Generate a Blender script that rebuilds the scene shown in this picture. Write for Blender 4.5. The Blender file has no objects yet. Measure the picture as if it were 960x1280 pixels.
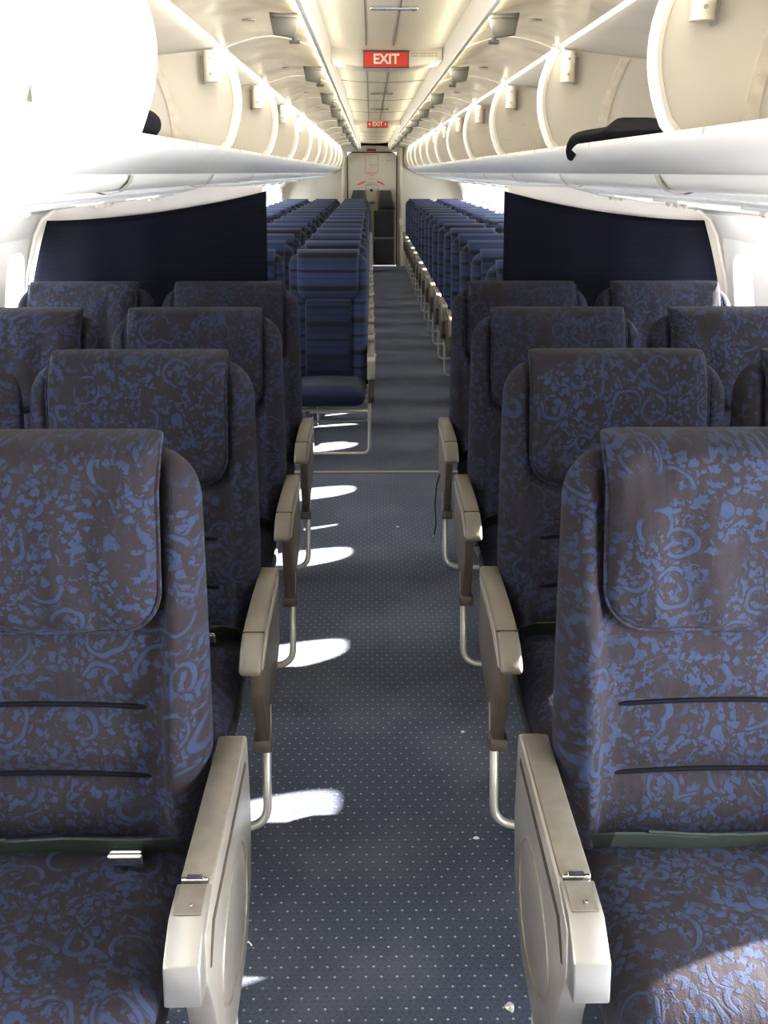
import bpy, bmesh, math, random
from mathutils import Vector, Matrix
random.seed(7)
scene = bpy.context.scene
COL = scene.collection
PI = math.pi

# ------------------------------------------------------------------ helpers
def link(name, me, mat=None, parent=None, smooth=False):
    o = bpy.data.objects.new(name, me)
    COL.objects.link(o)
    if mat is not None:
        for m in (mat if isinstance(mat, (list, tuple)) else [mat]):
            me.materials.append(m)
    if smooth:
        for p in me.polygons:
            p.use_smooth = True
    if parent is not None:
        o.parent = parent
    return o

class MB:
    """collects shapes into one mesh"""
    def __init__(self):
        self.bm = bmesh.new()
    def box(self, c, s, r=0.0, seg=2, rot=None):
        g = bmesh.ops.create_cube(self.bm, size=1.0)
        vs = g['verts']
        bmesh.ops.scale(self.bm, vec=Vector(s), verts=vs)
        if r > 0:
            es = list({e for v in vs for e in v.link_edges})
            b = bmesh.ops.bevel(self.bm, geom=es, offset=r, segments=seg, profile=0.5, affect='EDGES')
            vs = list({v for f in b['faces'] for v in f.verts} | {v for v in vs if v.is_valid})
        if rot is not None:
            bmesh.ops.rotate(self.bm, cent=(0, 0, 0), matrix=rot, verts=vs)
        bmesh.ops.translate(self.bm, vec=Vector(c), verts=vs)
        return self
    def prism(self, poly, axis, a, b, r=0.0, seg=2):
        """extrude a 2-D polygon along an axis from a to b; poly in the two other axes in order"""
        def P(u, v, w):
            return {'x': (w, u, v), 'y': (u, w, v), 'z': (u, v, w)}[axis]
        n = len(poly)
        va = [self.bm.verts.new(P(u, v, a)) for u, v in poly]
        vb = [self.bm.verts.new(P(u, v, b)) for u, v in poly]
        fs = [self.bm.faces.new(va), self.bm.faces.new(vb[::-1])]
        for i in range(n):
            fs.append(self.bm.faces.new((va[i], vb[i], vb[(i + 1) % n], va[(i + 1) % n])))
        bmesh.ops.recalc_face_normals(self.bm, faces=fs)
        if r > 0:
            es = list({e for f in fs for e in f.edges if len(e.link_faces) == 2 and e.calc_face_angle(0) > 0.5})
            bmesh.ops.bevel(self.bm, geom=es, offset=r, segments=seg, profile=0.5, affect='EDGES')
        return self
    def tube(self, pts, rad, n=10, bend=0.0, closed=False):
        """sweep a circle along a polyline whose corners are rounded by bend"""
        pts = [Vector(p) for p in pts]
        path = []
        for i, p in enumerate(pts):
            if bend > 0 and 0 < i < len(pts) - 1:
                d0 = (pts[i - 1] - p); d1 = (pts[i + 1] - p)
                b = min(bend, d0.length * .48, d1.length * .48)
                a = p + d0.normalized() * b; c = p + d1.normalized() * b
                for k in range(7):
                    t = k / 6
                    path.append((1 - t) ** 2 * a + 2 * t * (1 - t) * p + t * t * c)
            else:
                path.append(p)
        rings = []
        prev = None
        for i, p in enumerate(path):
            if i == 0: t = path[1] - p
            elif i == len(path) - 1: t = p - path[i - 1]
            else: t = path[i + 1] - path[i - 1]
            t.normalize()
            if prev is None:
                up = Vector((0, 0, 1)) if abs(t.z) < .9 else Vector((1, 0, 0))
                u = t.cross(up).normalized()
            else:
                u = (prev - t * prev.dot(t)).normalized()
            prev = u
            w = t.cross(u)
            rr = rad(i / (len(path) - 1)) if callable(rad) else rad
            rings.append([self.bm.verts.new(p + rr * (math.cos(2 * PI * k / n) * u + math.sin(2 * PI * k / n) * w)) for k in range(n)])
        for a, b in zip(rings[:-1], rings[1:]):
            for k in range(n):
                self.bm.faces.new((a[k], a[(k + 1) % n], b[(k + 1) % n], b[k]))
        self.bm.faces.new(rings[0][::-1]); self.bm.faces.new(rings[-1])
        return self
    def ribbon(self, pts, width_vec, th):
        """a strap: sweep a flat section along pts; width_vec gives the half-width direction"""
        pts = [Vector(p) for p in pts]; w = Vector(width_vec)
        rows = []
        for i, p in enumerate(pts):
            t = (pts[min(i + 1, len(pts) - 1)] - pts[max(i - 1, 0)]).normalized()
            nn = t.cross(w).normalized() * th / 2
            rows.append([self.bm.verts.new(p + w + nn), self.bm.verts.new(p - w + nn), self.bm.verts.new(p - w - nn), self.bm.verts.new(p + w - nn)])
        for a, b in zip(rows[:-1], rows[1:]):
            for k in range(4):
                self.bm.faces.new((a[k], a[(k + 1) % 4], b[(k + 1) % 4], b[k]))
        self.bm.faces.new(rows[0][::-1]); self.bm.faces.new(rows[-1])
        return self
    def sheet(self, rows):
        """grid of points -> quads"""
        vr = [[self.bm.verts.new(p) for p in r] for r in rows]
        for a, b in zip(vr[:-1], vr[1:]):
            for k in range(len(a) - 1):
                self.bm.faces.new((a[k], a[k + 1], b[k + 1], b[k]))
        return self
    def disc(self, c, r, normal='y', n=20, depth=.004):
        g = bmesh.ops.create_cone(self.bm, cap_ends=True, segments=n, radius1=r, radius2=r, depth=depth)
        vs = g['verts']
        if normal == 'y': bmesh.ops.rotate(self.bm, cent=(0, 0, 0), matrix=Matrix.Rotation(PI / 2, 3, 'X'), verts=vs)
        if normal == 'x': bmesh.ops.rotate(self.bm, cent=(0, 0, 0), matrix=Matrix.Rotation(PI / 2, 3, 'Y'), verts=vs)
        bmesh.ops.translate(self.bm, vec=Vector(c), verts=vs)
        return self
    def mesh(self, name, recalc=True):
        if recalc:
            bmesh.ops.recalc_face_normals(self.bm, faces=self.bm.faces[:])
        me = bpy.data.meshes.new(name)
        self.bm.to_mesh(me); self.bm.free()
        return me
    def build(self, name, mat, parent=None, smooth=False, recalc=True):
        o = link(name, self.mesh(name, recalc), mat, parent)
        if smooth:
            for p in o.data.polygons: p.use_smooth = True
            if smooth != 'all':
                o.data.set_sharp_from_angle(angle=math.radians(40))
        return o

def slab(nu, nv, P, tp=5.0, cl=1.8):
    """soft padded slab. P(u, v, side) -> point on the front (side 1) or back (side -1) face or the rim (side 0);
    the two faces close into the rim with a rounded edge"""
    bm = bmesh.new()
    def cs(s):
        return math.copysign(1 - (1 - abs(s)) ** cl, s)
    F, B = {}, {}
    for i in range(nu + 1):
        u = cs(-1 + 2 * i / nu)
        for j in range(nv + 1):
            v = cs(-1 + 2 * j / nv)
            t = max(0, 1 - abs(u) ** tp) ** (1 / 2.2) * max(0, 1 - abs(v) ** tp) ** (1 / 2.2)
            m = Vector(P(u, v, 0)); f = Vector(P(u, v, 1)); b = Vector(P(u, v, -1))
            edge = i in (0, nu) or j in (0, nv)
            if edge:
                F[i, j] = B[i, j] = bm.verts.new(m)
            else:
                F[i, j] = bm.verts.new(m + (f - m) * t)
                B[i, j] = bm.verts.new(m + (b - m) * t)
    for i in range(nu):
        for j in range(nv):
            bm.faces.new((F[i, j], F[i + 1, j], F[i + 1, j + 1], F[i, j + 1]))
            q = (B[i, j], B[i, j + 1], B[i + 1, j + 1], B[i + 1, j])
            try: bm.faces.new(q)
            except ValueError: pass
    bmesh.ops.recalc_face_normals(bm, faces=bm.faces[:])
    return bm

def bm_build(bm, name, mat, parent):
    me = bpy.data.meshes.new(name); bm.to_mesh(me); bm.free()
    return link(name, me, mat, parent, smooth=True)

def empty(name, loc=(0, 0, 0), parent=None):
    o = bpy.data.objects.new(name, None); COL.objects.link(o); o.location = loc
    o.empty_display_size = .1
    if parent is not None: o.parent = parent
    return o
def tag(o, label, cat, group=None):
    o['label'] = label; o['category'] = cat
    if group: o['group'] = group
    return o
def struct(o):
    o['kind'] = 'structure'; return o
def copy_tree(o, parent=None):
    c = o.copy(); COL.objects.link(c)
    if parent is not None: c.parent = parent
    for ch in kids.get(o.name, ()): copy_tree(ch, c)
    return c
kids = {}
def index_kids():
    kids.clear()
    for o in bpy.data.objects:
        if o.parent: kids.setdefault(o.parent.name, []).append(o)

# ------------------------------------------------------------------ materials
class NT:
    def __init__(self, name):
        self.m = bpy.data.materials.new(name); self.m.use_nodes = True
        self.t = self.m.node_tree; self.n = self.t.nodes; self.b = self.n['Principled BSDF']
    def new(self, kind, **kw):
        x = self.n.new(kind)
        for k, v in kw.items():
            if k.startswith('_'): setattr(x, k[1:], v)
            else: x.inputs[k.replace('_', ' ')].default_value = v
        return x
    def link(self, a, b): self.t.links.new(a, b)
    def math(self, op, a, b=None, clamp=False):
        x = self.n.new('ShaderNodeMath'); x.operation = op; x.use_clamp = clamp
        for i, v in enumerate((a, b)):
            if v is None: continue
            if isinstance(v, (int, float)): x.inputs[i].default_value = v
            else: self.link(v, x.inputs[i])
        return x.outputs[0]
    def mix(self, fac, a, b, blend='MIX'):
        x = self.n.new('ShaderNodeMix'); x.data_type = 'RGBA'; x.blend_type = blend
        for i, v in ((0, fac), (6, a), (7, b)):
            if isinstance(v, (int, float)): x.inputs[i].default_value = v
            elif isinstance(v, tuple): x.inputs[i].default_value = (*v, 1)
            else: self.link(v, x.inputs[i])
        return x.outputs[2]
    def smooth(self, v, lo, hi):
        x = self.n.new('ShaderNodeMapRange'); x.interpolation_type = 'SMOOTHSTEP'
        self.link(v, x.inputs[0]); x.inputs[1].default_value = lo; x.inputs[2].default_value = hi
        return x.outputs[0]
    def coords(self, scale=(1, 1, 1), rnd=False):
        c = self.n.new('ShaderNodeTexCoord').outputs['Object']
        mp = self.n.new('ShaderNodeMapping'); mp.inputs['Scale'].default_value = scale
        self.link(c, mp.inputs[0])
        v = mp.outputs[0]
        if rnd:
            oi = self.n.new('ShaderNodeObjectInfo')
            cb = self.n.new('ShaderNodeCombineXYZ')
            for i, k in enumerate((37.0, 53.0, 71.0)):
                self.link(self.math('MULTIPLY', oi.outputs['Random'], k), cb.inputs[i])
            ad = self.n.new('ShaderNodeVectorMath'); ad.operation = 'ADD'
            self.link(v, ad.inputs[0]); self.link(cb.outputs[0], ad.inputs[1]); v = ad.outputs[0]
        return v
    def bump(self, h, strength=.3, dist=.01):
        x = self.n.new('ShaderNodeBump'); x.inputs['Strength'].default_value = strength; x.inputs['Distance'].default_value = dist
        self.link(h, x.inputs['Height']); self.link(x.outputs[0], self.b.inputs['Normal'])
    def set(self, **kw):
        for k, v in kw.items():
            i = self.b.inputs[k.replace('_', ' ')]
            if isinstance(v, tuple): v = (*v, 1) if len(v) == 3 and i.type == 'RGBA' else v
            if hasattr(v, 'node'): self.link(v, i)
            else: i.default_value = v
        return self

def plain(name, col, rough=.5, metal=0.0, noise=0.0, nscale=20, bump=0.0, bscale=200, coat=0.0, spec=.5):
    t = NT(name); t.set(Base_Color=col, Roughness=rough, Metallic=metal, Specular_IOR_Level=spec)
    if coat: t.set(Coat_Weight=coat, Coat_Roughness=.1)
    if noise:
        c = t.coords(rnd=True)
        n = t.new('ShaderNodeTexNoise', Scale=nscale, Detail=4.0); t.link(c, n.inputs[0])
        f = t.smooth(n.outputs[0], .3, .75)
        t.set(Base_Color=t.mix(f, tuple(x * (1 - noise) for x in col), tuple(min(1, x * (1 + noise * .5)) for x in col)))
    if bump:
        c = t.coords()
        n = t.new('ShaderNodeTexNoise', Scale=bscale, Detail=3.0); t.link(c, n.inputs[0]); t.bump(n.outputs[0], bump, .002)
    return t.m

def damask(name, scale, ground=(.0125, .0105, .0128), figure=(.0150, .0205, .042)):
    t = NT(name)
    v = t.coords(scale, rnd=True)
    wn = t.new('ShaderNodeTexNoise', Scale=9.0, Detail=2.0); t.link(v, wn.inputs[0])
    sc = t.n.new('ShaderNodeVectorMath'); sc.operation = 'MULTIPLY_ADD'
    t.link(wn.outputs[1], sc.inputs[0]); sc.inputs[1].default_value = (.05, .05, .05); t.link(v, sc.inputs[2])
    w = sc.outputs[0]
    a = t.new('ShaderNodeTexVoronoi', Scale=11.5); t.link(w, a.inputs['Vector'])
    d = a.outputs['Distance']
    br = t.new('ShaderNodeTexNoise', Scale=17.0, Detail=1.0); t.link(v, br.inputs[0])
    brk = t.smooth(br.outputs[0], .48, .54)
    ring = t.math('SUBTRACT', 1.0, t.smooth(t.math('ABSOLUTE', t.math('SUBTRACT', d, .42)), .028, .05))
    scroll = t.math('MULTIPLY', ring, brk)
    gap = t.math('MAXIMUM', t.smooth(t.math('ABSOLUTE', t.math('SUBTRACT', d, .42)), .05, .09), t.math('SUBTRACT', 1.0, brk))
    wf = t.new('ShaderNodeTexNoise', Scale=95.0, Detail=1.0); t.link(v, wf.inputs[0])
    sf = t.n.new('ShaderNodeVectorMath'); sf.operation = 'MULTIPLY_ADD'
    t.link(wf.outputs[1], sf.inputs[0]); sf.inputs[1].default_value = (.016, .016, .016); t.link(w, sf.inputs[2])
    lf = t.new('ShaderNodeTexVoronoi', Scale=70.0); t.link(sf.outputs[0], lf.inputs['Vector'])
    cell = t.math('SUBTRACT', 1.0, t.smooth(lf.outputs['Distance'], .44, .58))
    cl = t.new('ShaderNodeTexNoise', Scale=36.0, Detail=2.0, Distortion=.8); t.link(w, cl.inputs[0])
    leaf = t.math('MULTIPLY', t.math('MULTIPLY', cell, t.smooth(cl.outputs[0], .41, .49)), gap)
    mk = t.new('ShaderNodeTexNoise', Scale=9.0, Detail=1.0); t.link(v, mk.inputs[0])
    leaf = t.math('MULTIPLY', leaf, t.smooth(mk.outputs[0], .30, .44))
    pat = t.math('MAXIMUM', scroll, leaf, clamp=True)
    wear = t.new('ShaderNodeTexNoise', Scale=4.0, Detail=3.0); t.link(v, wear.inputs[0])
    base = t.mix(pat, ground, figure)
    base = t.mix(t.math('MULTIPLY', t.smooth(wear.outputs[0], .45, .75), .25), base, (.017, .015, .018))
    t.set(Base_Color=base, Roughness=.85, Sheen_Weight=.025, Sheen_Roughness=.4, Specular_IOR_Level=.06)
    t.b.inputs['Sheen Tint'].default_value = (.75, .75, .9, 1)
    fi = t.new('ShaderNodeTexNoise', Scale=420.0, Detail=2.0); t.link(t.coords(), fi.inputs[0])
    wr = t.new('ShaderNodeTexNoise', Scale=7.0, Detail=3.0); t.link(v, wr.inputs[0])
    mpw = t.n.new('ShaderNodeMapping'); mpw.inputs['Scale'].default_value = (38, 6, 5); t.link(v, mpw.inputs[0])
    fold = t.new('ShaderNodeTexNoise', Scale=1.0, Detail=2.0); t.link(mpw.outputs[0], fold.inputs[0])
    h = t.math('ADD', t.math('ADD', t.math('MULTIPLY', fold.outputs[0], .4), t.math('MULTIPLY', fi.outputs[0], .12)), t.math('ADD', t.math('MULTIPLY', pat, .08), t.math('MULTIPLY', wr.outputs[0], 1.4)))
    t.bump(h, .55, .014)
    return t.m

def stripes(name, axis, blue, dark, black, k=1.0):
    """woven bands across one axis"""
    t = NT(name)
    c = t.coords()
    sp = t.n.new('ShaderNodeSeparateXYZ'); t.link(c, sp.inputs[0])
    s = sp.outputs[axis]
    n = t.new('ShaderNodeTexNoise', Scale=5.0, Detail=2.0); t.link(c, n.inputs[0])
    s = t.math('ADD', s, t.math('MULTIPLY', n.outputs[0], .008))
    oi = t.n.new('ShaderNodeObjectInfo')
    s = t.math('ADD', s, t.math('MULTIPLY', oi.outputs['Random'], .06))
    ph = t.math('FRACT', t.math('MULTIPLY', s, 5.2 * k))
    r = t.n.new('ShaderNodeValToRGB'); r.color_ramp.interpolation = 'LINEAR'
    t.link(ph, r.inputs[0])
    mid = tuple((a + b) / 2 for a, b in zip(blue, dark))
    st = [(0, dark), (.10, mid), (.13, black), (.25, black), (.29, mid), (.40, blue), (.47, mid), (.50, dark), (.55, blue), (.66, mid), (.70, black), (.745, black), (.78, blue), (.9, mid), (1, dark)]
    e = r.color_ramp.elements
    e[0].position = 0; e[0].color = (*st[0][1], 1); e[1].position = 1; e[1].color = (*st[-1][1], 1)
    for p, q in st[1:-1]:
        x = e.new(p); x.color = (*q, 1)
    st2 = t.new('ShaderNodeTexNoise', Scale=1.0, Detail=2.0)
    mp = t.n.new('ShaderNodeMapping'); sc = [12, 12, 12]; sc[axis] = 420
    mp.inputs['Scale'].default_value = sc; t.link(c, mp.inputs[0]); t.link(mp.outputs[0], st2.inputs[0])
    col = t.mix(t.math('MULTIPLY', t.smooth(st2.outputs[0], .45, .7), .35), r.outputs[0], black)
    t.set(Base_Color=col, Roughness=.9, Sheen_Weight=.08, Specular_IOR_Level=.2)
    t.bump(st2.outputs[0], .25, .004)
    return t.m

M = {}
M['damask_back'] = damask('damask_back', (1, .3, 1))
M['damask_seat'] = damask('damask_seat', (1, 1, .3))
M['piping'] = plain('dark_piping', (.004, .004, .006), .95, spec=.03)
M['stripe_back'] = stripes('stripe_back', 2, (.017, .031, .082), (.011, .017, .040), (.005, .0055, .009))
M['stripe_dark'] = stripes('stripe_dark', 2, (.006, .012, .038), (.004, .007, .020), (.0025, .003, .006))
M['stripe_seat'] = stripes('stripe_seat', 1, (.008, .015, .042), (.005, .009, .025), (.003, .004, .007))
M['shell'] = plain('dark_seat_shell', (.035, .036, .045), .6, noise=.2)
M['taupe'] = plain('taupe_plastic', (.112, .097, .075), .42, noise=.12, nscale=9, bump=.05)
M['taupe_light'] = plain('light_taupe_plastic', (.27, .245, .205), .4, noise=.08)
M['brown'] = plain('brown_trim', (.070, .054, .038), .5, noise=.2)
M['metal'] = plain('champagne_metal', (.34, .315, .275), .32, .7, noise=.1, nscale=14)
M['console'] = plain('console_metal', (.27, .262, .245), .3, .75, noise=.08, nscale=14)
M['metal_dark'] = plain('worn_console_top', (.115, .102, .082), .38, .3, noise=.18, nscale=30)
M['tube'] = plain('satin_tube', (.66, .64, .58), .3, .6)
M['chrome'] = plain('chrome', (.75, .75, .74), .18, 1.0)
M['webbing'] = plain('grey_green_webbing', (.016, .021, .018), .8, spec=.12, bump=.4, bscale=350)
M['dark_metal'] = plain('dark_metal', (.10, .10, .105), .45, .6)
M['groove'] = plain('groove', (.03, .022, .016), .8, spec=.1)
M['cream_wall'] = plain('cream_wall', (.82, .79, .75), .55, noise=.04, nscale=3, bump=.05, bscale=300)
M['panel'] = plain('warm_cream_panel', (.62, .57, .45), .5, noise=.04, nscale=2)
M['divider_cream'] = plain('divider_cream', (.62, .57, .52), .55, noise=.03, nscale=4)
M['bin_white'] = plain('bin_white', (.88, .85, .80), .32, noise=.05, nscale=3, coat=.2)
M['trim_white'] = plain('trim_white', (.86, .83, .76), .35)
M['ceil'] = plain('ceiling_panel', (.74, .71, .66), .42, noise=.05, nscale=2)
M['slot'] = plain('grey_slot', (.22, .2, .18), .5)
M['red'] = plain('sign_red', (.62, .03, .025), .4)
M['red_dark'] = plain('dull_red', (.22, .03, .02), .5)
M['red_line'] = plain('placard_red', (.50, .16, .09), .5)
M['sign_white'] = plain('sign_white', (.85, .82, .78), .4)
M['ink'] = plain('faint_ink', (.33, .28, .24), .6)
M['black_cloth'] = plain('black_cloth', (.006, .006, .009), .95, spec=.08, bump=.6, bscale=25)
M['black'] = plain('black', (.008, .008, .008), .6)
M['paper'] = plain('paper', (.85, .83, .8), .8)
M['jump'] = plain('black_vinyl', (.018, .018, .018), .5, bump=.2, bscale=30)
M['door'] = plain('door_cream', (.50, .45, .34), .5, noise=.06, nscale=3)
M['latch_grey'] = plain('latch_grey', (.07, .07, .062), .5)
M['snub'] = plain('snubber_cream', (.55, .50, .42), .4, noise=.15, nscale=30)

def scuffed(name, col, dirt):
    t = NT(name)
    c = t.coords((1, 1, 1), rnd=True)
    mp = t.n.new('ShaderNodeMapping'); mp.inputs['Scale'].default_value = (9, 9, 45); t.link(c, mp.inputs[0])
    n = t.new('ShaderNodeTexNoise', Scale=1.0, Detail=5.0, Roughness=.7); t.link(mp.outputs[0], n.inputs[0])
    n2 = t.new('ShaderNodeTexNoise', Scale=4.0, Detail=3.0); t.link(c, n2.inputs[0])
    f = t.math('MULTIPLY', t.smooth(n.outputs[0], .62, .70), t.smooth(n2.outputs[0], .42, .6))
    b = t.mix(t.smooth(n2.outputs[0], .3, .8), col, tuple(x * .88 for x in col))
    t.set(Base_Color=t.mix(t.math('MULTIPLY', f, .7), b, dirt), Roughness=.5)
    return t.m
M['bin_grey'] = scuffed('scuffed_bin_lining', (.50, .465, .40), (.2, .18, .15))
M['bin_back'] = scuffed('bin_lining', (.52, .49, .44), (.3, .27, .24))

def glossy_door():
    t = NT('glossy_bin_door'); t.set(Base_Color=(.60, .54, .44), Roughness=.2, Metallic=.12)
    n = t.new('ShaderNodeTexNoise', Scale=3.2, Detail=1.5); t.link(t.coords((1, .8, 1), rnd=True), n.inputs[0])
    t.bump(n.outputs[0], .55, .08)
    return t.m
M['bin_door'] = glossy_door()

def carpet():
    t = NT('patterned_carpet')
    c = t.coords()
    def hexgrid(px, off):
        outs = []
        for dx, dy in ((0, 0), (.5, .5)):
            mp = t.n.new('ShaderNodeMapping'); mp.inputs['Scale'].default_value = (1 / px, 1 / (px * 1.732), 0)
            mp.inputs['Location'].default_value = (dx + off[0], dy + off[1], 0); t.link(c, mp.inputs[0])
            fr = t.n.new('ShaderNodeVectorMath'); fr.operation = 'FRACTION'; t.link(mp.outputs[0], fr.inputs[0])
            sb = t.n.new('ShaderNodeVectorMath'); sb.operation = 'SUBTRACT'; t.link(fr.outputs[0], sb.inputs[0]); sb.inputs[1].default_value = (.5, .5, 0)
            ml = t.n.new('ShaderNodeVectorMath'); ml.operation = 'MULTIPLY'; t.link(sb.outputs[0], ml.inputs[0]); ml.inputs[1].default_value = (px, px * 1.732, 0)
            ln = t.n.new('ShaderNodeVectorMath'); ln.operation = 'LENGTH'; t.link(ml.outputs[0], ln.inputs[0])
            outs.append(ln.outputs['Value'])
        return t.math('MINIMUM', outs[0], outs[1])
    d1 = hexgrid(.034, (0, 0))
    light = t.math('SUBTRACT', 1.0, t.smooth(d1, .0020, .0036))
    d2 = hexgrid(.017, (.5, .33))
    darkm = t.math('SUBTRACT', 1.0, t.smooth(d2, .0035, .006))
    halo = t.math('MULTIPLY', t.smooth(d1, .004, .008), t.math('SUBTRACT', 1.0, t.smooth(d1, .012, .016)))
    n = t.new('ShaderNodeTexNoise', Scale=260.0, Detail=2.0); t.link(c, n.inputs[0])
    w = t.new('ShaderNodeTexNoise', Scale=2.2, Detail=3.0); t.link(c, w.inputs[0])
    wv = t.new('ShaderNodeTexWhiteNoise'); 
    mp = t.n.new('ShaderNodeVectorMath'); mp.operation = 'SNAP'; t.link(c, mp.inputs[0]); mp.inputs[1].default_value = (.017, .029, 1); t.link(mp.outputs[0], wv.inputs[0])
    base = t.mix(t.smooth(n.outputs[0], .3, .7), (.0125, .0195, .037), (.029, .041, .071))
    base = t.mix(t.math('MULTIPLY', darkm, t.math('ADD', t.math('MULTIPLY', halo, .5), .5)), base, (.016, .019, .030))
    base = t.mix(t.math('MULTIPLY', t.smooth(w.outputs[0], .4, .7), .25), base, (.12, .13, .15))
    base = t.mix(t.math('MULTIPLY', light, t.math('ADD', t.math('MULTIPLY', wv.outputs[0], .6), .3)), base, (.36, .34, .32))
    t.set(Base_Color=base, Roughness=.95, Specular_IOR_Level=.15, Sheen_Weight=.15)
    t.bump(n.outputs[0], .5, .004)
    return t.m
M['carpet'] = carpet()

def curtain_mat():
    t = NT('dark_navy_curtain')
    c = t.coords()
    w = t.new('ShaderNodeTexWave', Scale=5.0, Distortion=3.5, Detail=2.0); w.bands_direction = 'Z'; w.inputs['Detail Scale'].default_value = 1.2
    mp = t.n.new('ShaderNodeMapping'); mp.inputs['Scale'].default_value = (.6, .6, 2.2); t.link(c, mp.inputs[0]); t.link(mp.outputs[0], w.inputs[0])
    t.set(Base_Color=t.mix(t.smooth(w.outputs[1], .9, 1.0), (.0028, .003, .0058), (.0045, .0055, .011)), Roughness=.95, Sheen_Weight=.0, Specular_IOR_Level=.06)
    n = t.new('ShaderNodeTexNoise', Scale=500.0); t.link(c, n.inputs[0]); t.bump(n.outputs[0], .2, .002)
    return t.m
M['curtain'] = curtain_mat()

def pane():
    t = NT('window_acrylic')
    tr = t.n.new('ShaderNodeBsdfTransparent'); tr.inputs[0].default_value = (.97, .98, 1, 1)
    gl = t.n.new('ShaderNodeBsdfGlossy'); gl.inputs['Roughness'].default_value = .05
    mx = t.n.new('ShaderNodeMixShader'); mx.inputs[0].default_value = .05
    t.link(tr.outputs[0], mx.inputs[1]); t.link(gl.outputs[0], mx.inputs[2])
    t.link(mx.outputs[0], t.n['Material Output'].inputs['Surface'])
    return t.m
M['pane'] = pane()

# ------------------------------------------------------------------ layout numbers
BC = .02            # centre line of the front cabin
CC = .03            # centre line of the fuselage
XC = .07            # centre line of the ceiling strip
WALL_Y = 19.15
FRONT_Y = -1.30
DIV_Y = 4.78
PITCH = .897
ROW1 = 1.79         # y of the front of the first row's headrests
SEAT_H = 1.205

# ------------------------------------------------------------------ setting
# floor
f = MB(); f.sheet([[(-1.65, FRONT_Y, 0), (1.72, FRONT_Y, 0)], [(-1.65, WALL_Y, 0), (1.72, WALL_Y, 0)]])
struct(f.build('floor', M['carpet']))
f = MB(); f.box((.03, 5.60, .003), (3.2, .035, .006), .0025)
struct(f.build('trim_1', M['slot']))

# side walls with window cut-outs ------------------------------------------------
WIN_P = .485
WIN_H0, WIN_H1 = .93, 1.37
PROF_LO = [(1.62, 0), (1.66, .25), (1.68, .55), (1.68, .93)]
PROF_HI = [(1.605, 1.37), (1.545, 1.475), (1.61, 1.53)]
WIN_OFF = {1: 0.4225, -1: 0.0275}
DOOR_Y0, DOOR_Y1 = .10, 1.05         # unseen doorway added ahead of the first row to light the left side
def side_wall(s, name):
    m = MB(); bm = m.bm
    y0 = FRONT_Y if s < 0 else DOOR_Y1
    X = lambda a: CC + s * a
    m.sheet([[(X(a), y0, z), (X(a), WALL_Y, z)] for a, z in PROF_LO])
    m.sheet([[(X(a), y0, z), (X(a), WALL_Y, z)] for a, z in PROF_HI])
    # window band: one module per window, hole ringed to the module border
    (a0, z0), (a1, z1) = PROF_LO[-1], PROF_HI[0]
    B = lambda t, y: (X(a0 + (a1 - a0) * t), y, z0 + (z1 - z0) * t)
    n = 32
    wins = []
    k = math.ceil((y0 - WIN_OFF[s]) / WIN_P)
    y = WIN_OFF[s] + k * WIN_P
    m.sheet([[B(0, y0), B(0, y)], [B(1, y0), B(1, y)]])
    while y + WIN_P < WALL_Y:
        yc = y + WIN_P / 2
        hole, bord = [], []
        for i in range(n):
            a = 2 * PI * (i + .5) / n
            c, q = math.cos(a), math.sin(a)
            e = 3.2
            r = (abs(c) ** e + abs(q) ** e) ** (-1 / e)
            hole.append((yc + .122 * r * c, .47 + .40 * r * q))
            rb = 1 / max(abs(c), abs(q))
            bord.append((yc + WIN_P / 2 * rb * c, .5 + .5 * rb * q))
        hv = [bm.verts.new(B(t, yy)) for yy, t in hole]
        bv = [bm.verts.new(B(t, yy)) for yy, t in bord]
        for i in range(n):
            bm.faces.new((bv[i], bv[(i + 1) % n], hv[(i + 1) % n], hv[i]))
        # corners of the module between the ring's border points
        for cy, ct in ((1, 1), (-1, 1), (-1, 0), (1, 0)):
            near = sorted(range(n), key=lambda i: abs(bord[i][0] - (yc + cy * WIN_P / 2)) + abs(bord[i][1] - ct))[:2]
            v = bm.verts.new(B(ct, yc + cy * WIN_P / 2))
            bm.faces.new((v, bv[near[0]], bv[near[1]]))
        wins.append((yc, hole))
        y += WIN_P
    m.sheet([[B(0, y), B(0, WALL_Y)], [B(1, y), B(1, WALL_Y)]])
    w = struct(m.build(name, M['cream_wall'], smooth=True))
    # one window: tapered reveal and pane, then copies
    yc0, hole = wins[0]
    nx, nz = (z1 - z0), (a0 - a1)
    L = math.hypot(nx, nz); nx, nz = nx / L, nz / L
    def off(p, d):
        return (p[0] + s * nx * d, p[1] - yc0, p[2] + nz * d)
    def scale(h, k): return [(yc0 + (yy - yc0) * k, .47 + (t - .47) * k) for yy, t in h]
    rows = [[off(B(t, yy), d) for yy, t in scale(hole, kk)] for kk, d in ((1.0, -.001), (.97, .008), (.90, .045), (.90, .07))]
    rv = MB(); rv.sheet([r + [r[0]] for r in rows])
    bmesh.ops.remove_doubles(rv.bm, verts=rv.bm.verts[:], dist=1e-5)
    me_r = rv.mesh('window'); me_r.materials.append(M['trim_white'])
    for p in me_r.polygons: p.use_smooth = True
    pn = MB(); ring = [pn.bm.verts.new(off(B(t, yy), .06)) for yy, t in scale(hole, .905)]
    pn.bm.faces.new(ring)
    me_p = pn.mesh('pane'); me_p.materials.append(M['pane'])
    return wins, me_r, me_p
wid = 0
for s, nm in ((-1, 'wall_left'), (1, 'wall_right')):
    wins, me_r, me_p = side_wall(s, nm)
    for yc, _ in wins:
        wid += 1
        o = bpy.data.objects.new('window_%d' % wid, me_r); COL.objects.link(o); o.location = (0, yc, 0); struct(o)
        p = bpy.data.objects.new('pane', me_p); COL.objects.link(p); p.parent = o

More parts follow.
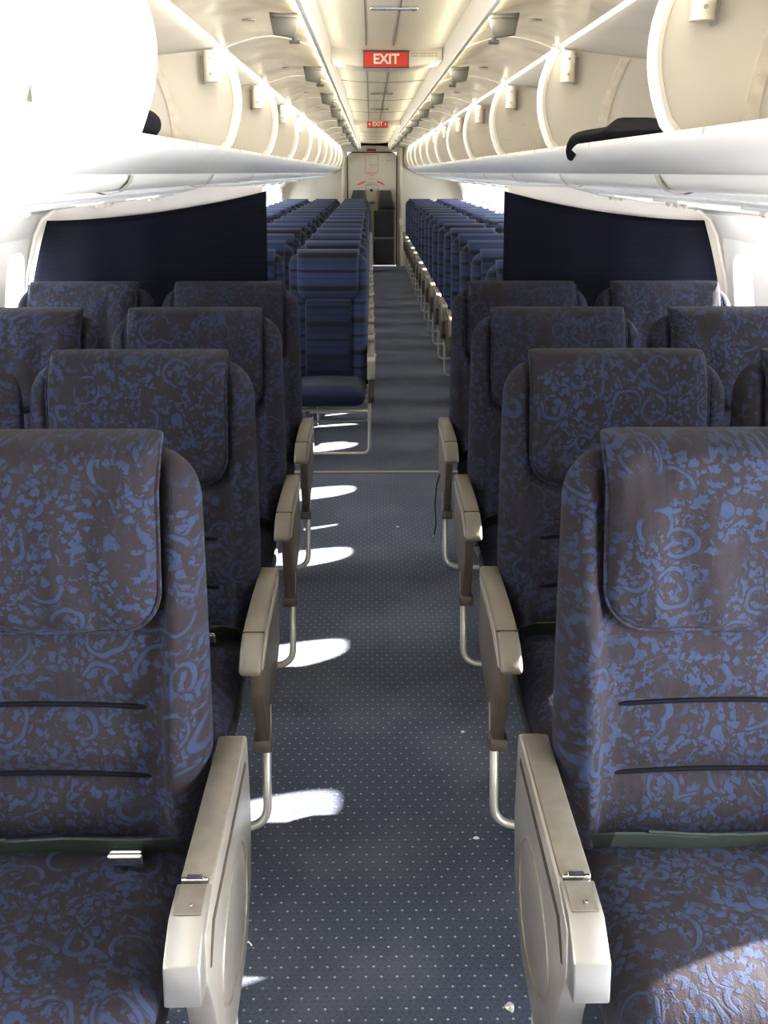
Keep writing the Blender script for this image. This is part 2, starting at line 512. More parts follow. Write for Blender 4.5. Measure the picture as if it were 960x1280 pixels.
# roof skin and upper side skins closing the cabin above the bins
m = MB(); m.box((CC, (FRONT_Y + WALL_Y) / 2, 2.30), (3.4, WALL_Y - FRONT_Y + .1, .02))
struct(m.build('ceiling', M['cream_wall']))
for s in (-1, 1):
    m = MB(); m.box((CC + s * 1.62, (FRONT_Y + WALL_Y) / 2, 1.90), (.02, WALL_Y - FRONT_Y + .1, .82))
    struct(m.build('wall_left_upper' if s < 0 else 'wall_right_upper', M['cream_wall']))

# centre ceiling strip with its drop lips and joints
def strip_z(x): return 2.156 - .014 * (1 - ((x - XC) / .24) ** 2)
m = MB()
xs = [XC + .245 * (-1 + i / 8) for i in range(17)]
m.sheet([[(x, FRONT_Y, strip_z(x)) for x in xs], [(x, WALL_Y, strip_z(x)) for x in xs]])
struct(m.build('ceiling_strip', M['ceil'], smooth='all'))
for k, s in enumerate((-1, 1)):
    m = MB(); xe = XC + s * .243
    m.prism([(xe - .007, 2.052), (xe + .007, 2.052), (xe + .010, 2.17), (xe - .003, 2.17)], 'y', FRONT_Y, WALL_Y - .6, .003)
    struct(m.build('trim_%d' % (2 + k), M['trim_white']))
# access panel seams and grey slots in the ceiling strip
m = MB()
for y in (1.6, 3.12, 6.16, 7.68, 9.2, 12.2, 13.76, 15.3, 16.8):
    pts = [(x, y, strip_z(x) - .001) for x in xs]
    m.ribbon(pts, (0, .004, 0), .003)
for xx in (-.085, .025):
    m.ribbon([(XC + xx, yy, strip_z(XC + xx) - .001) for yy in (FRONT_Y, 4.4)], (.002, 0, 0), .003)
    m.ribbon([(XC + xx, yy, strip_z(XC + xx) - .001) for yy in (4.6, 10.6)], (.002, 0, 0), .003)
struct(m.build('trim_4', M['slot']))
def ceil_slot(y, lab):
    m = MB(); m.box((XC + .005, y, strip_z(XC) - .006), (.15, .016, .012), .005)
    m.disc((XC + .065, y + .012, strip_z(XC) - .006), .006, 'z', 10, .012)
    tag(m.build('ceiling_vent', M['chrome']), lab, 'vent', 'ceiling vents')
ceil_slot(3.40, 'slim metal vent slot in the ceiling before the large exit sign')
ceil_slot(6.9, 'slim metal vent slot in the ceiling just behind the large exit sign')
ceil_slot(8.6, 'slim metal vent slot in the ceiling midway between the two exit signs')
# bulged header that carries the front exit sign
m = MB()
top = [(XC + .236 * t, 2.160) for t in [-1 + i / 12 for i in range(25)]]
bot = [(XC + .236 * t, 2.104 - .030 * (1 - t * t)) for t in [1 - i / 12 for i in range(25)]]
m.prism(top + bot, 'y', 4.60, 4.78, .004)
struct(m.build('trim_5', M['ceil'], smooth=True))
m = MB()
top = [(XC + .236 * t, 2.160) for t in [-1 + i / 12 for i in range(25)]]
bot = [(XC + .236 * t, 2.104 - .020 * (1 - t * t)) for t in [1 - i / 12 for i in range(25)]]
m.prism(top + bot, 'y', 10.82, 10.98, .004)
struct(m.build('trim_6', M['ceil'], smooth=True))

def text_mesh(txt, size, thick=.001):
    cu = bpy.data.curves.new('txt', 'FONT'); cu.body = txt; cu.size = size; cu.align_x = 'CENTER'; cu.align_y = 'CENTER'
    cu.extrude = thick; cu.offset = size * .028
    o = bpy.data.objects.new('txt', cu); COL.objects.link(o)
    dg = bpy.context.evaluated_depsgraph_get()
    me = bpy.data.meshes.new_from_object(o.evaluated_get(dg))
    bpy.data.objects.remove(o); bpy.data.curves.remove(cu)
    me.transform(Matrix.Rotation(PI / 2, 4, 'X'))
    me.name = 'lettering'; me.materials.clear()
    return me
def exit_sign(x, y, z, w, h, lab, arrows=False):
    r = empty('exit_sign', (x, y, z)); tag(r, lab, 'exit sign', 'ceiling exit signs')
    m = MB(); m.box((0, -.005, 0), (w, .012, h), .003); m.build('sign_face', M['red'], r)
    m = MB()
    for (cx, cz, sx, sz) in ((0, h / 2, w + .008, .004), (0, -h / 2, w + .008, .004), (w / 2, 0, .004, h), (-w / 2, 0, .004, h)):
        m.box((cx, -.006, cz), (sx, .014, sz), .001)
    m.build('sign_frame', M['latch_grey'], r)
    me = text_mesh('EXIT', h * .86); l = link('lettering', me, M['sign_white'], r)
    l.location = (0, -.0125, 0); l.scale = (1.0 if not arrows else .9, 1, 1)
    if arrows:
        m = MB()
        for s in (-1, 1):
            m.prism([(s * w * .44, 0), (s * w * .36, h * .22), (s * w * .36, -h * .22)], 'y', -.013, -.010)
        m.build('arrow', M['sign_white'], r)
exit_sign(XC - .002, 4.590, 2.107, .187, .062, 'larger red exit sign on the ceiling, nearer the front')
exit_sign(XC + .004, 10.81, 2.116, .205, .066, 'smaller looking red exit sign with arrows farther along the ceiling', True)
m = MB()
for i, (z, w) in enumerate(((2.132, .115), (2.122, .115))):
    for k in range(14):
        m.box((XC + .155 - .052 + k * .0082, 4.5985, z), (.0055 if k % 4 else .003, .002, .0035))
tag(m.build('ceiling_placard', M['ink']), 'tiny two-line printed notice on the ceiling header beside the larger exit sign', 'notice')

# rear bulkhead with the tail door ----------------------------------------------
DXL, DXR = -.415, .475
m = MB()
m.box(((-1.6 + DXL) / 2, WALL_Y + .04, 1.06), (1.6 + DXL, .08, 2.12)); m.box(((1.7 + DXR) / 2, WALL_Y + .04, 1.06), (1.7 - DXR, .08, 2.12))
m.box(((DXL + DXR) / 2, WALL_Y + .04, 2.09), (DXR - DXL, .08, .18))
m.box((CC, WALL_Y + .04, 2.26), (3.2, .08, .3))
struct(m.build('wall_back', M['panel']))
m = MB(); m.box((.56, WALL_Y - .06, 1.03), (.05, .10, 2.06), .012); struct(m.build('trim_7', M['panel']))
m = MB(); m.box((-.50, WALL_Y - .06, 1.03), (.05, .10, 2.06), .012); struct(m.build('trim_8', M['panel']))
door = empty('door_1', ((DXL + DXR) / 2, WALL_Y, 0)); struct(door)
def rrect(w, z0, z1, r, n=6):
    p = [(-w, z0), (w, z0)]
    for cx, a0 in ((w - r, 0), (-w + r, PI / 2)):
        for i in range(n + 1):
            a = a0 + PI / 2 * i / n
            p.append((cx + r * math.cos(a), z1 - r + r * math.sin(a)))
    return p
m = MB(); m.prism(rrect(.437, .02, 1.985, .11), 'y', -.02, .05, .008); m.build('door_panel', M['door'], door)
m = MB()
o_ = [( x, 0, z) for x, z in rrect(.447, .01, 1.995, .115)[1:]] + [(-.447, 0, .01)]
m.tube([(x, -.012, z) for x, _, z in o_], .011, 6); m.build('door_seal', M['black'], door)
m = MB(); m.prism([(-.115, 1.10), (.115, 1.10), (.10, 1.30), (.125, 1.42), (-.125, 1.42), (-.10, 1.30)], 'y', -.032, -.018, .006)
m.tube([(-.125, -.03, 1.42), (-.06, -.035, 1.455), (.06, -.035, 1.455), (.125, -.03, 1.42)], .012, 8, .05)
hb = m.build('handle_bezel', M['door'], door)
m = MB(); m.disc((-.012, -.034, 1.345), .026, 'y', 16, .006); m.build('peephole', M['black'], hb)
m = MB(); m.box((.0, -.05, 1.13), (.10, .035, .03), .01); m.build('door_handle', M['latch_grey'], hb)
m = MB()
px0, px1, pz0, pz1 = -.092 - .03, .138 - .03, 1.653, 1.954
for (cx, cz, sx, sz) in (((px0 + px1) / 2, pz0, px1 - px0, .010), ((px0 + px1) / 2, pz1, px1 - px0, .010), (px0, (pz0 + pz1) / 2, .010, pz1 - pz0), (px1, (pz0 + pz1) / 2, .010, pz1 - pz0)):
    m.box((cx, -.022, cz), (sx, .004, sz))
for k in range(7): m.box((px0 + .03 + k * .028, -.022, 1.628), (.020 if k % 3 else .012, .004, .020))
for k in range(3): m.box((px0 + .085 + k * .028, -.022, 1.600), (.018, .004, .014))
pl = m.build('placard', M['red_line'], door)
m = MB()
for k in range(4): m.box((px0 + .09 + k * .035, -.022, 1.78), (.026, .004, .018))
for k in range(4): m.box((px0 + .10 + k * .022, -.022, 1.745), (.014, .004, .01))
for k in range(5): m.box((-.02 - .045 + k * .025, -.022, 1.545), (.017, .004, .010))
for k in range(6): m.box((-.02 - .07 + k * .028, -.022, 1.475), (.019, .004, .016))
for k in range(5): m.box((.265 + k * .024, -.022, 1.852), (.016, .004, .026))
m.build('placard_text', M['ink'], door)
for s in (-1, 1):
    m = MB()
    pts = [(-.017 + s * .105, -.022, 1.497), (-.017 + s * .16, -.022, 1.477), (-.017 + s * .24, -.022, 1.440)]
    m.ribbon(pts, (0, 0, .013), .004)
    m.build('arrow', M['red'], door)
m = MB(); m.box((.02, WALL_Y - .012, 2.035), (.165, .02, .042), .004)
tag(m.build('unlit_sign', M['red_dark']), 'small dark red sign above the rear door', 'sign')
m = MB(); m.disc((0, 0, 0), .03, 'y', 18, .05); m.disc((0, -.02, 0), .04, 'y', 18, .02)
for v in m.bm.verts: v.co.z *= 1.7
o = m.build('wall_knob', M['sign_white'], None, True); o.location = (.562, WALL_Y - .145, .809)
tag(o, 'small oval white fitting on the bulkhead edge right of the rear door', 'fitting')

# double attendant seat folded up against the rear door
js = empty('jump_seat', (.03, WALL_Y - .03, 0)); tag(js, 'black folded double attendant seat on the rear door', 'jump seat')
for s, nm in ((-1, 'l'), (1, 'r')):
    def P(u, v, side, s=s):
        z = 1.18 + .165 * v
        hw = .135 - .03 * v
        cx = s * .27 - s * .03 * (v + 1) * .5 * (1 if s > 0 else 1)
        return (cx + hw * u, -.08 - side * .045, z)
    bm_build(slab(12, 12, P, 8), 'headrest', M['jump'], js)
    m = MB(); m.box((s * .215, -.05, .76), (.36, .05, .46), .012); m.build('backrest', M['jump'], js)
    m = MB(); m.box((s * .215, -.07, .27), (.36, .07, .44), .012); m.build('seat', M['jump'], js)
m = MB()
for x in (-.41, .41): m.tube([(x, -.07, .02), (x, -.07, 1.02)], .010, 8)
for z in (.51, .03): m.tube([(-.41, -.085, z), (.41, -.085, z)], .010, 8)
m.tube([(0, -.085, .02), (0, -.085, 1.0)], .010, 8)
m.build('frame', M['taupe_light'], js, True)

# front of the cabin behind the camera
m = MB(); m.sheet([[(-1.6, FRONT_Y, 0), (1.7, FRONT_Y, 0)], [(-1.6, FRONT_Y, 2.36), (1.7, FRONT_Y, 2.36)]])
struct(m.build('wall_front', M['panel']))
m = MB()
m.box((CC + 1.64, (FRONT_Y + DOOR_Y0) / 2, .77), (.06, DOOR_Y0 - FRONT_Y, 1.54))
struct(m.build('wall_right_jamb', M['panel']))

# ------------------------------------------------------------------ overhead bins
BIN_L = 1.52
BIN_Y0 = 2.38
# distance from the ceiling centre line XC outward
def BX(s, a): return XC + s * a
A0 = .595          # lip
BODY = [(A0, 1.745), (A0 - .004, 1.728), (A0 + .055, 1.690), (A0 + .10, 1.664), (A0 + .155, 1.652)]
INNER = [(A0, 1.745), (A0 + .03, 1.735), (1.25, 1.735), (1.33, 1.80), (1.30, 1.92), (1.1, 2.025), (.605, 2.072), (.585, 2.098), (.54, 2.108)]
DIVP = []
for i in range(13):                         # aisle edge of the divider: a shallow bulge
    t = i / 12
    DIVP.append((A0 + .012 - .060 * math.sin(PI * (t * .86 + .06)) + .02 * (1 - math.sin(PI * .06)) * 0 + (.012 if t < .05 else 0), 1.738 + .335 * t))
def make_bin(s, closed):
    root = empty('overhead_bin')
    X = lambda a: BX(s, a)
    L = BIN_L
    m = MB(); m.sheet([[(X(a), 0, z), (X(a), L, z)] for a, z in BODY]); m.sheet([[(X(A0 + .155), 0, 1.652), (X(A0 + .155), L, 1.652)], [(X(1.36), 0, 1.652), (X(1.36), L, 1.652)]])
    m.build('fascia', M['bin_white'], root, 'all')
    m = MB(); m.sheet([[(X(a), 0, z), (X(a), L, z)] for a, z in INNER]); m.build('lining', M['bin_back'], root, True)
    m = MB()
    for q in (.25, .55, .83): m.box((X(A0 - .001), L * q, 1.737), (.006, .012, .016), .002)
    m.build('lip_clip', M['snub'], root)
    # divider at the aft end
    m = MB()
    poly = [(X(a), z) for a, z in DIVP] + [(X(1.1), 2.024), (X(1.29), 1.92), (X(1.32), 1.80), (X(1.25), 1.738)]
    m.prism(poly, 'y', L - .026, L - .008)
    dv = m.build('divider', M['bin_grey'], root)
    m = MB(); m.tube([(X(a), L - .018, z) for a, z in DIVP], .017, 8)
    m.build('edge_trim', M['trim_white'], dv, True)
    m = MB()
    fl = [(.765 + .075 * (t - .1) ** 2 + .012 * t, 1.742 + .30 * t) for t in [i / 10 for i in range(11)]]
    m.ribbon([(X(a), L - .030, z) for a, z in fl], (.016, 0, 0), .006)
    fl2 = [(X(a), z) for a, z in fl]
    q = MB(); q.prism([(X(a + .016), z) for a, z in fl] + [(X(1.18), 2.012), (X(1.27), 1.90), (X(1.29), 1.80), (X(1.22), 1.742)], 'y', L - .0285, L - .026); q.build('recess', M['bin_back'], dv)
    for i in (1, 4, 7, 9): m.disc((X(fl[i][0]), L - .035, fl[i][1]), .005, 'y', 10, .004)
    m.build('rivet_flange', M['snub'], dv, True)
    if not closed:
        m = MB(); m.tube([(X(A0 + .035), L - .062, 1.965), (X(A0 + .035), L - .062, 2.062)], .026, 16)
        m.disc((X(A0 + .035), L - .062, 1.964), .027, 'z', 16, .006)
        sn = m.build('snubber', M['snub'], root, True)
        m = MB(); m.disc((X(A0 + .032), L - .090, 2.035), .005, 'y', 8, .004); m.disc((X(A0 + .032), L - .090, 1.985), .005, 'y', 8, .004)
        m.box((X(A0 + .066), L - .044, 2.0), (.012, .03, .09), .003)
        m.build('screw', M['slot'], sn)
        m = MB()
        m.tube([(X(A0 + .02), L - .062, 2.06), (X(A0 + .005), L - .062, 2.085), (X(A0 - .02), L - .062, 2.105), (X(A0 - .055), L - .062, 2.108)], .007, 8, .02)
        m.box((X(A0 - .01), L - .062, 2.092), (.03, .02, .022), .004)
        m.build('hinge_bracket', M['snub'], root, True)
        # the door, swung up under the ceiling
        m = MB()
        prof = []
        for i in range(13):
            t = i / 12
            a = A0 - .01 + (.262 - A0) * t
            prof.append((a, 2.078 + .040 * math.sin(PI * t) - .004 * t))
        top = [(a, z + .012) for a, z in prof[::-1]]
        poly = [(X(a), z) for a, z in prof + top]
        m.prism(poly, 'y', .012, L - .012)
        dr = m.build('bin_door', M['bin_door'], root, True)
        m = MB(); m.ribbon([(X(a), L - .006, z - .001) for a, z in prof], (0, .006, 0), .004)
        m.build('door_seam', M['trim_white'], dr)
        m = MB(); m.box((X(.31), L / 2, 2.078), (.075, .04, .012), .004)
        m.prism([(X(.268), 2.080), (X(.355), 2.088), (X(.345), 2.030), (X(.285), 2.022)], 'y', L / 2 - .012, L / 2 + .012, .003)
        m.tube([(X(.285), L / 2, 2.03), (X(.285), L / 2, 2.012)], .007, 8); m.tube([(X(.27), L / 2, 2.012), (X(.30), L / 2, 2.012)], .006, 8)
        m.build('latch', M['latch_grey'], dr, True)
        m = MB(); m.disc((X(.45), L * .72, 2.112), .022, 'z', 14, .004); m.build('door_sticker', M['slot'], dr)
    else:
        m = MB()
        bulge = [(A0 - .010 - .055 * math.sin(PI * (.05 + .9 * i / 12)), 1.742 + .345 * i / 12) for i in range(13)]
        inner = [(a + .02, z) for a, z in bulge[::-1]]
        m.prism([(X(a), z) for a, z in bulge + inner], 'y', .004, L - .004)
        dr = m.build('bin_door', M['bin_white'], root, True)
        m = MB(); m.box((X(A0 - .045), L * .5, 1.765), (.02, .11, .03), .006); m.build('latch', M['bin_white'], dr)
        m = MB()
        prof = [(A0 - .01 + (.262 - A0) * i / 12, 2.092 + .028 * math.sin(PI * i / 12)) for i in range(13)]
        m.sheet([[(X(a), 0, z), (X(a), L, z)] for a, z in prof]); m.build('cove_panel', M['bin_white'], root, True)
    return root
ORD = ['first', 'second', 'third', 'fourth', 'fifth', 'sixth', 'seventh', 'eighth', 'ninth', 'tenth', 'eleventh', 'twelfth', 'thirteenth', 'fourteenth', 'fifteenth', 'sixteenth', 'seventeenth']
protos = {}
for s in (-1, 1): protos[s, False] = make_bin(s, False)
protos[-1, True] = make_bin(-1, True)
index_kids()
used = set()
for s, side in ((-1, 'left'), (1, 'right')):
    for k in range(-2, 11):
        if k == -2 and s > 0: continue
        closed = s < 0 and k < 0
        y = BIN_Y0 + BIN_L * k
        key = (s, closed)
        o = protos[key] if key not in used else copy_tree(protos[key])
        used.add(key)
        o.location = (0, y, 0)
        if s < 0 and k == -1: lab = 'closed white overhead bin with bulging door, top left near corner'
        elif s < 0 and k == -2: lab = 'closed white overhead bin behind the nearest one on the left'
        elif s > 0 and k == -1: lab = 'nearest open overhead bin on the right, scuffed divider with rivets, top right corner'
        elif k == 0: lab = 'open overhead bin on the %s with a black garment lying on its lip' % side
        elif k == 10: lab = 'last open overhead bin on the %s, against the rear bulkhead' % side
        else: lab = 'open overhead bin on the %s, %s one behind the bin holding a black garment' % (side, ORD[k - 1])
        tag(o, lab, 'overhead bin', '%s overhead bins' % side)

# light tube and service channel below the bins
for k, s in enumerate((-1, 1)):
    X = lambda a: BX(s, a)
    m = MB()
    prof = [(A0 + .145, 1.655), (A0 + .150, 1.640), (A0 + .175, 1.616), (A0 + .22, 1.607), (A0 + .25, 1.612)]
    m.sheet([[(X(a), FRONT_Y, z), (X(a), WALL_Y, z)] for a, z in prof])
    struct(m.build('trim_%d' % (9 + k), M['trim_white'], None, 'all'))
    m = MB()
    prof = [(A0 + .25, 1.615), (A0 + .255, 1.592), (A0 + .33, 1.580), (A0 + .335, 1.572), (A0 + .46, 1.556), (A0 + .47, 1.563), (A0 + .50, 1.560), (1.50 if s > 0 else 1.58, 1.492)]
    m.sheet([[(X(a), FRONT_Y, z), (X(a), WALL_Y, z)] for a, z in prof])
    struct(m.build('trim_%d' % (11 + k), M['cream_wall'], None, True))
    # joint sleeves on the light tube
    m = MB()
    for q in range(-1, 12):
        y = BIN_Y0 + BIN_L * q + .55
        m.sheet([[(X(a), yy, z - .004) for a, z in ((A0 + .140, 1.655), (A0 + .148, 1.636), (A0 + .175, 1.612), (A0 + .22, 1.603), (A0 + .25, 1.612))] for yy in (y, y + .05)])
    struct(m.build('trim_%d' % (13 + k), M['snub'], None, True))
    # reading-light and call-button plates hanging in the channel
    first = None
    for q in range(0, 16):
        y = .9 + q * .897
        if y > 14: break
        if first is None:
            r = empty('service_unit')
            m = MB(); m.box((0, 0, 0), (.10, .30, .012), .004); m.build('plate', M['trim_white'], r)
            for yy in (-.09, .0, .09):
                m = MB(); m.disc((0, yy, -.008), .016, 'z', 14, .012); m.disc((0, yy, -.013), .009, 'z', 12, .01); m.build('reading_light', M['snub'], r, True)
            first = r; index_kids()
        else: r = copy_tree(first)
        r.location = (X(A0 + .395), y, 1.562); r.rotation_euler = (0, s * .13, 0)
        tag(r, 'small white reading light plate under the %s bins, %s from the front' % ('left' if s < 0 else 'right', ORD[q]), 'reading light', 'reading light plates')

# garments left in the bins
def garment(name, s, pts, lab, mat='black_cloth'):
    """pts: (a, y, z, ry, rz) lumps along the cloth; grown as one lumpy surface"""
    m = MB()
    n = 14
    rows = []
    for i, (a, y, z, rx, rz) in enumerate(pts):
        row = []
        for k in range(n):
            t = 2 * PI * k / n
            j = 1 + random.uniform(-.16, .16)
            row.append((BX(s, a) + rx * math.cos(t) * j, y + random.uniform(-.008, .008), max(z - .001, z + rz * (math.sin(t) + 1) * j * .5 * 2 - 0)))
        rows.append(row + [row[0]])
    m.sheet(rows)
    bmesh.ops.remove_doubles(m.bm, verts=m.bm.verts[:], dist=1e-5)
    for e in (0, -1):
        pass
    bmesh.ops.holes_fill(m.bm, edges=[e for e in m.bm.edges if e.is_boundary], sides=0)
    o = m.build(name, M[mat], None, 'all')
    md = o.modifiers.new('s', 'SUBSURF'); md.levels = md.render_levels = 2
    return tag(o, lab, 'garment', 'black garments in the bins')
garment('black_jacket', 1, [(A0 + .01, 3.56, 1.690, .010, .012), (A0 + .0, 3.52, 1.700, .020, .022), (A0 + .012, 3.47, 1.742, .035, .022), (A0 + .05, 3.30, 1.746, .065, .020), (A0 + .06, 3.05, 1.746, .075, .022), (A0 + .07, 2.98, 1.746, .08, .034), (A0 + .07, 2.90, 1.746, .08, .026), (A0 + .075, 2.70, 1.746, .07, .014), (A0 + .09, 2.48, 1.746, .05, .010)], 'crumpled black jacket lying on the lip of a right overhead bin')
garment('black_bag', -1, [(A0 + .11, 2.88, 1.737, .04, .010), (A0 + .11, 2.84, 1.737, .09, .028), (A0 + .11, 2.76, 1.737, .10, .040), (A0 + .11, 2.64, 1.737, .10, .048), (A0 + .11, 2.50, 1.737, .09, .05), (A0 + .11, 2.44, 1.737, .04, .03)], 'rounded black bundle lying in a left overhead bin beside the closed bin')

# ------------------------------------------------------------------ class divider
def divider(s, lab):
    c = CC
    xin = .615 if s > 0 else -.478
    r = empty('cabin_divider', (0, DIV_Y, 0)); tag(r, lab, 'cabin divider', 'cabin dividers')
    xo = lambda z: c + s * (1.675 if z < .95 else 1.675 - .13 * ((z - .95) / .5) ** 1.5)
    topx = BX(s, 1.30 if s > 0 else 1.38)
    xi = xin + s * .014
    poly = [(xi, .98), (xi, 1.60), (BX(s, A0 + .23), 1.600), (BX(s, A0 + .36), 1.565), (BX(s, A0 + .50), 1.545)]
    poly += [(c + s * 1.45, 1.50), (c + s * 1.50, 1.485), (c + s * 1.535, 1.455), (xo(1.38) , 1.38), (xo(1.2), 1.2), (xo(.98), .98)]
    m = MB(); m.prism(poly, 'y', 0, .035, .004); m.build('panel', M['divider_cream'], r)
    m = MB()
    edge = [(c + s * 1.47, -.004, 1.495), (c + s * 1.53, -.004, 1.455), (xo(1.38) , -.004, 1.38), (xo(1.2), -.004, 1.2), (xo(.98), -.004, .98)]
    m.tube(edge, .008, 8); m.build('edge_trim', M['trim_white'], r, True)
    # cloth: top edge sags outward, slightly rippled
    m = MB(); rows = []
    nx, nz = 40, 16
    for j in range(nz + 1):
        row = []
        for i in range(nx + 1):
            t = i / nx
            ztop = 1.578 - .128 * (1 - (1 - t) ** 1.8)
            q = j / nz
            z = ztop + (.93 - ztop) * q
            xa = xin - s * .006 + s * .012 * q
            xe = xo(z) - s * .040
            x = xa + (xe - xa) * t
            y = -.016 - .005 * math.sin(9 * x + 3 * q) * q - .004 * math.sin(23 * x)
            row.append((x, y, z))
        rows.append(row)
    m.sheet(rows)
    o = m.build('curtain', M['curtain'], r, 'all')
    md = o.modifiers.new('t', 'SOLIDIFY'); md.thickness = .006
divider(-1, 'dark navy cloth cabin divider on the left side of the aisle')
divider(1, 'dark navy cloth cabin divider on the right side of the aisle')

# ------------------------------------------------------------------ first-class seats
def recline(z): return -.165 + (z - .45) * .205
def biz_back(root, s):
    W = .305
    def P(u, v, side):
        z = .40 + (1.178 - .40) * (v + 1) / 2
        # outline: narrower at the foot, shoulders rounded
        w = W + .006 - .010 * min(1, max(0, (z - .66) / .45)) ** 1.2 - .045 * max(0, (.62 - z) / .22) ** 1.5
        rr = .095
        if z > 1.178 - rr:
            q = (z - (1.178 - rr)) / rr
            w -= rr * (1 - math.sqrt(max(0, 1 - q * q)))
        x = u * w
        y = recline(z)
        if side == 0: return (x, y + .035, z)
        if side < 0: return (x, y + .080, z)
        ax = abs(x)
        low = min(1, max(0, (1.02 - z) / .28)); low = low * low * (3 - 2 * low)
        bol = (.038 + .045 * low) / (1 + math.exp(-(ax - .240 + .010 * low) / .010)) - .020 * math.exp(-((ax - .232) / .012) ** 2)        # side wings
        pad = 0
        if ax < .235:
            for a, b in ((.44, .585), (.60, .715), (.73, .88)):
                if a <= z <= b:
                    pad = .024 * math.sin(PI * (z - a) / (b - a)) ** .6
            pad *= 1 - (ax / .235) ** 6
        return (x, y - .028 - bol - pad, z)
    b = bm_build(slab(44, 60, P, 7), 'backrest', M['damask_back'], root)
    m = MB()
    for z in (.592, .722):
        m.tube([(x, recline(z) - .029 - .006 * math.cos(x * 7), z + .012 * (1 - (x / .21) ** 2) - .006) for x in [-.205 + .041 * i for i in range(11)]], .0045, 6)
    m.build('seam', M['piping'], b, True)
    # headrest pillow with a flat rolled top
    def H(u, v, side):
        z = .868 + (SEAT_H - .868) * (v + 1) / 2
        w = .235
        rr = .075
        if z < .868 + rr:
            q = (.868 + rr - z) / rr
            w -= rr * (1 - math.sqrt(max(0, 1 - q * q)))
        x = u * w
        y = recline(z)
        top = max(0, (z - 1.12) / .085)
        if side == 0: return (x, y - .035 + .05 * top, z)
        if side < 0: return (x, y + .0 + .12 * top * top, z)
        wr = .006 * math.sin(38 * x + 9 * z) * math.sin(17 * x) + .003 * math.sin(60 * x + 2 * math.sin(14 * z))
        return (x, y - .098 + .012 * (x / .235) ** 2 + .020 * ((z - 1.04) / .16) ** 2 + wr, z)
    h = bm_build(slab(40, 30, H, 14, 2.2), 'headrest', M['damask_back'], root)
    # piped border of the headrest cover
    m = MB(); pts = []
    for z in [SEAT_H - .012 - .01 * i for i in range(25)]: pts.append((-.235, z))
    z0 = .868; rr = .075
    for i in range(9):
        a = PI + PI / 2 * i / 8
        pts.append((-.235 + rr + rr * math.cos(a), z0 + rr + rr * math.sin(a)))
    pts += [(-x, z) for x, z in pts[::-1]]
    m.tube([(x, recline(z) - .052 + .05 * max(0, (z - 1.12) / .085), z) for x, z in pts], .0042, 6)
    m.build('piping', M['damask_back'], h, True)
    # hard shell behind
    m = MB(); m.prism([(-.27, .43), (.27, .43), (.275, 1.02), (.20, 1.10), (-.20, 1.10), (-.275, 1.02)], 'y', 0, .022, .008)
    for v in m.bm.verts: v.co.y += recline(v.co.z) + .064
    m.build('back_shell', M['shell'], root)

def biz_seat_base(root, s, bar=True):
    def C(u, v, side):
        y = -.385 + .255 * v
        x = .274 * u
        crown = .018 * (1 - u * u)
        front = max(0, (-.52 - y) / .12)
        z = .405
        if side == 0: return (x, y, z - .01)
        if side > 0: return (x, y, z + .055 + crown - .010 * front * front - .006 * math.sin(6 * x) * math.sin(11 * y))
        return (x, y, z - .075)
    bm_build(slab(30, 30, C, 9), 'seat_cushion', M['damask_seat'], root)
    m = MB(); m.box((0, -.375, .315), (.54, .45, .045), .012)
    m.build('seat_pan', M['shell'], root)
    for x in (-.17, .17):
        m = MB(); m.prism([(-.50, .29), (-.44, .29), (-.40, 0), (-.46, 0)], 'x', x - .016, x + .016, .004)
        m.prism([(-.22, .29), (-.16, .29), (-.10, 0), (-.16, 0)], 'x', x - .016, x + .016, .004)
        m.box((x, -.28, .012), (.034, .40, .024), .005)
        m.build('leg', M['dark_metal'], root)
    # lap belt
    m = MB()
    z = .468
    pts = [(-.262, -.205, z - .005)] + [(x, -.246 - .010 * math.cos(x * 6), z + .024 + .006 * math.cos(4 * x) + .003 * math.sin(25 * x)) for x in [-.22 + .04 * i for i in range(12)]] + [(.262, -.205, z - .005)]
    m.ribbon(pts, (0, -.014, .024), .004)
    m.ribbon([(x + s * .02, y - .004, zz + .008) for x, y, zz in pts[2:7]], (0, -.013, .022), .004)
    bl = m.build('lap_belt', M['webbing'], root)
    if s < 0:
        m = MB()
        rot = Matrix.Rotation(math.radians(-42), 3, 'X')
        m.box((.175, -.262, z + .030), (.060, .046, .016), .005, 2, None)
        m.box((.175, -.286, z + .024), (.064, .012, .024), .004)
        m.build('buckle', M['chrome'], bl)
    if bar:
        # baggage bar hanging on the aisle side and running across the front
        e = s * -1 * .348
        m = MB()
        m.tube([(e, -.40, .36), (e, -.47, .20), (e, -.49, .055), (0, -.50, .045), (.28 * s, -.49, .055)], .0115, 10, .06)
        m.build('baggage_bar', M['tube'], root, True)

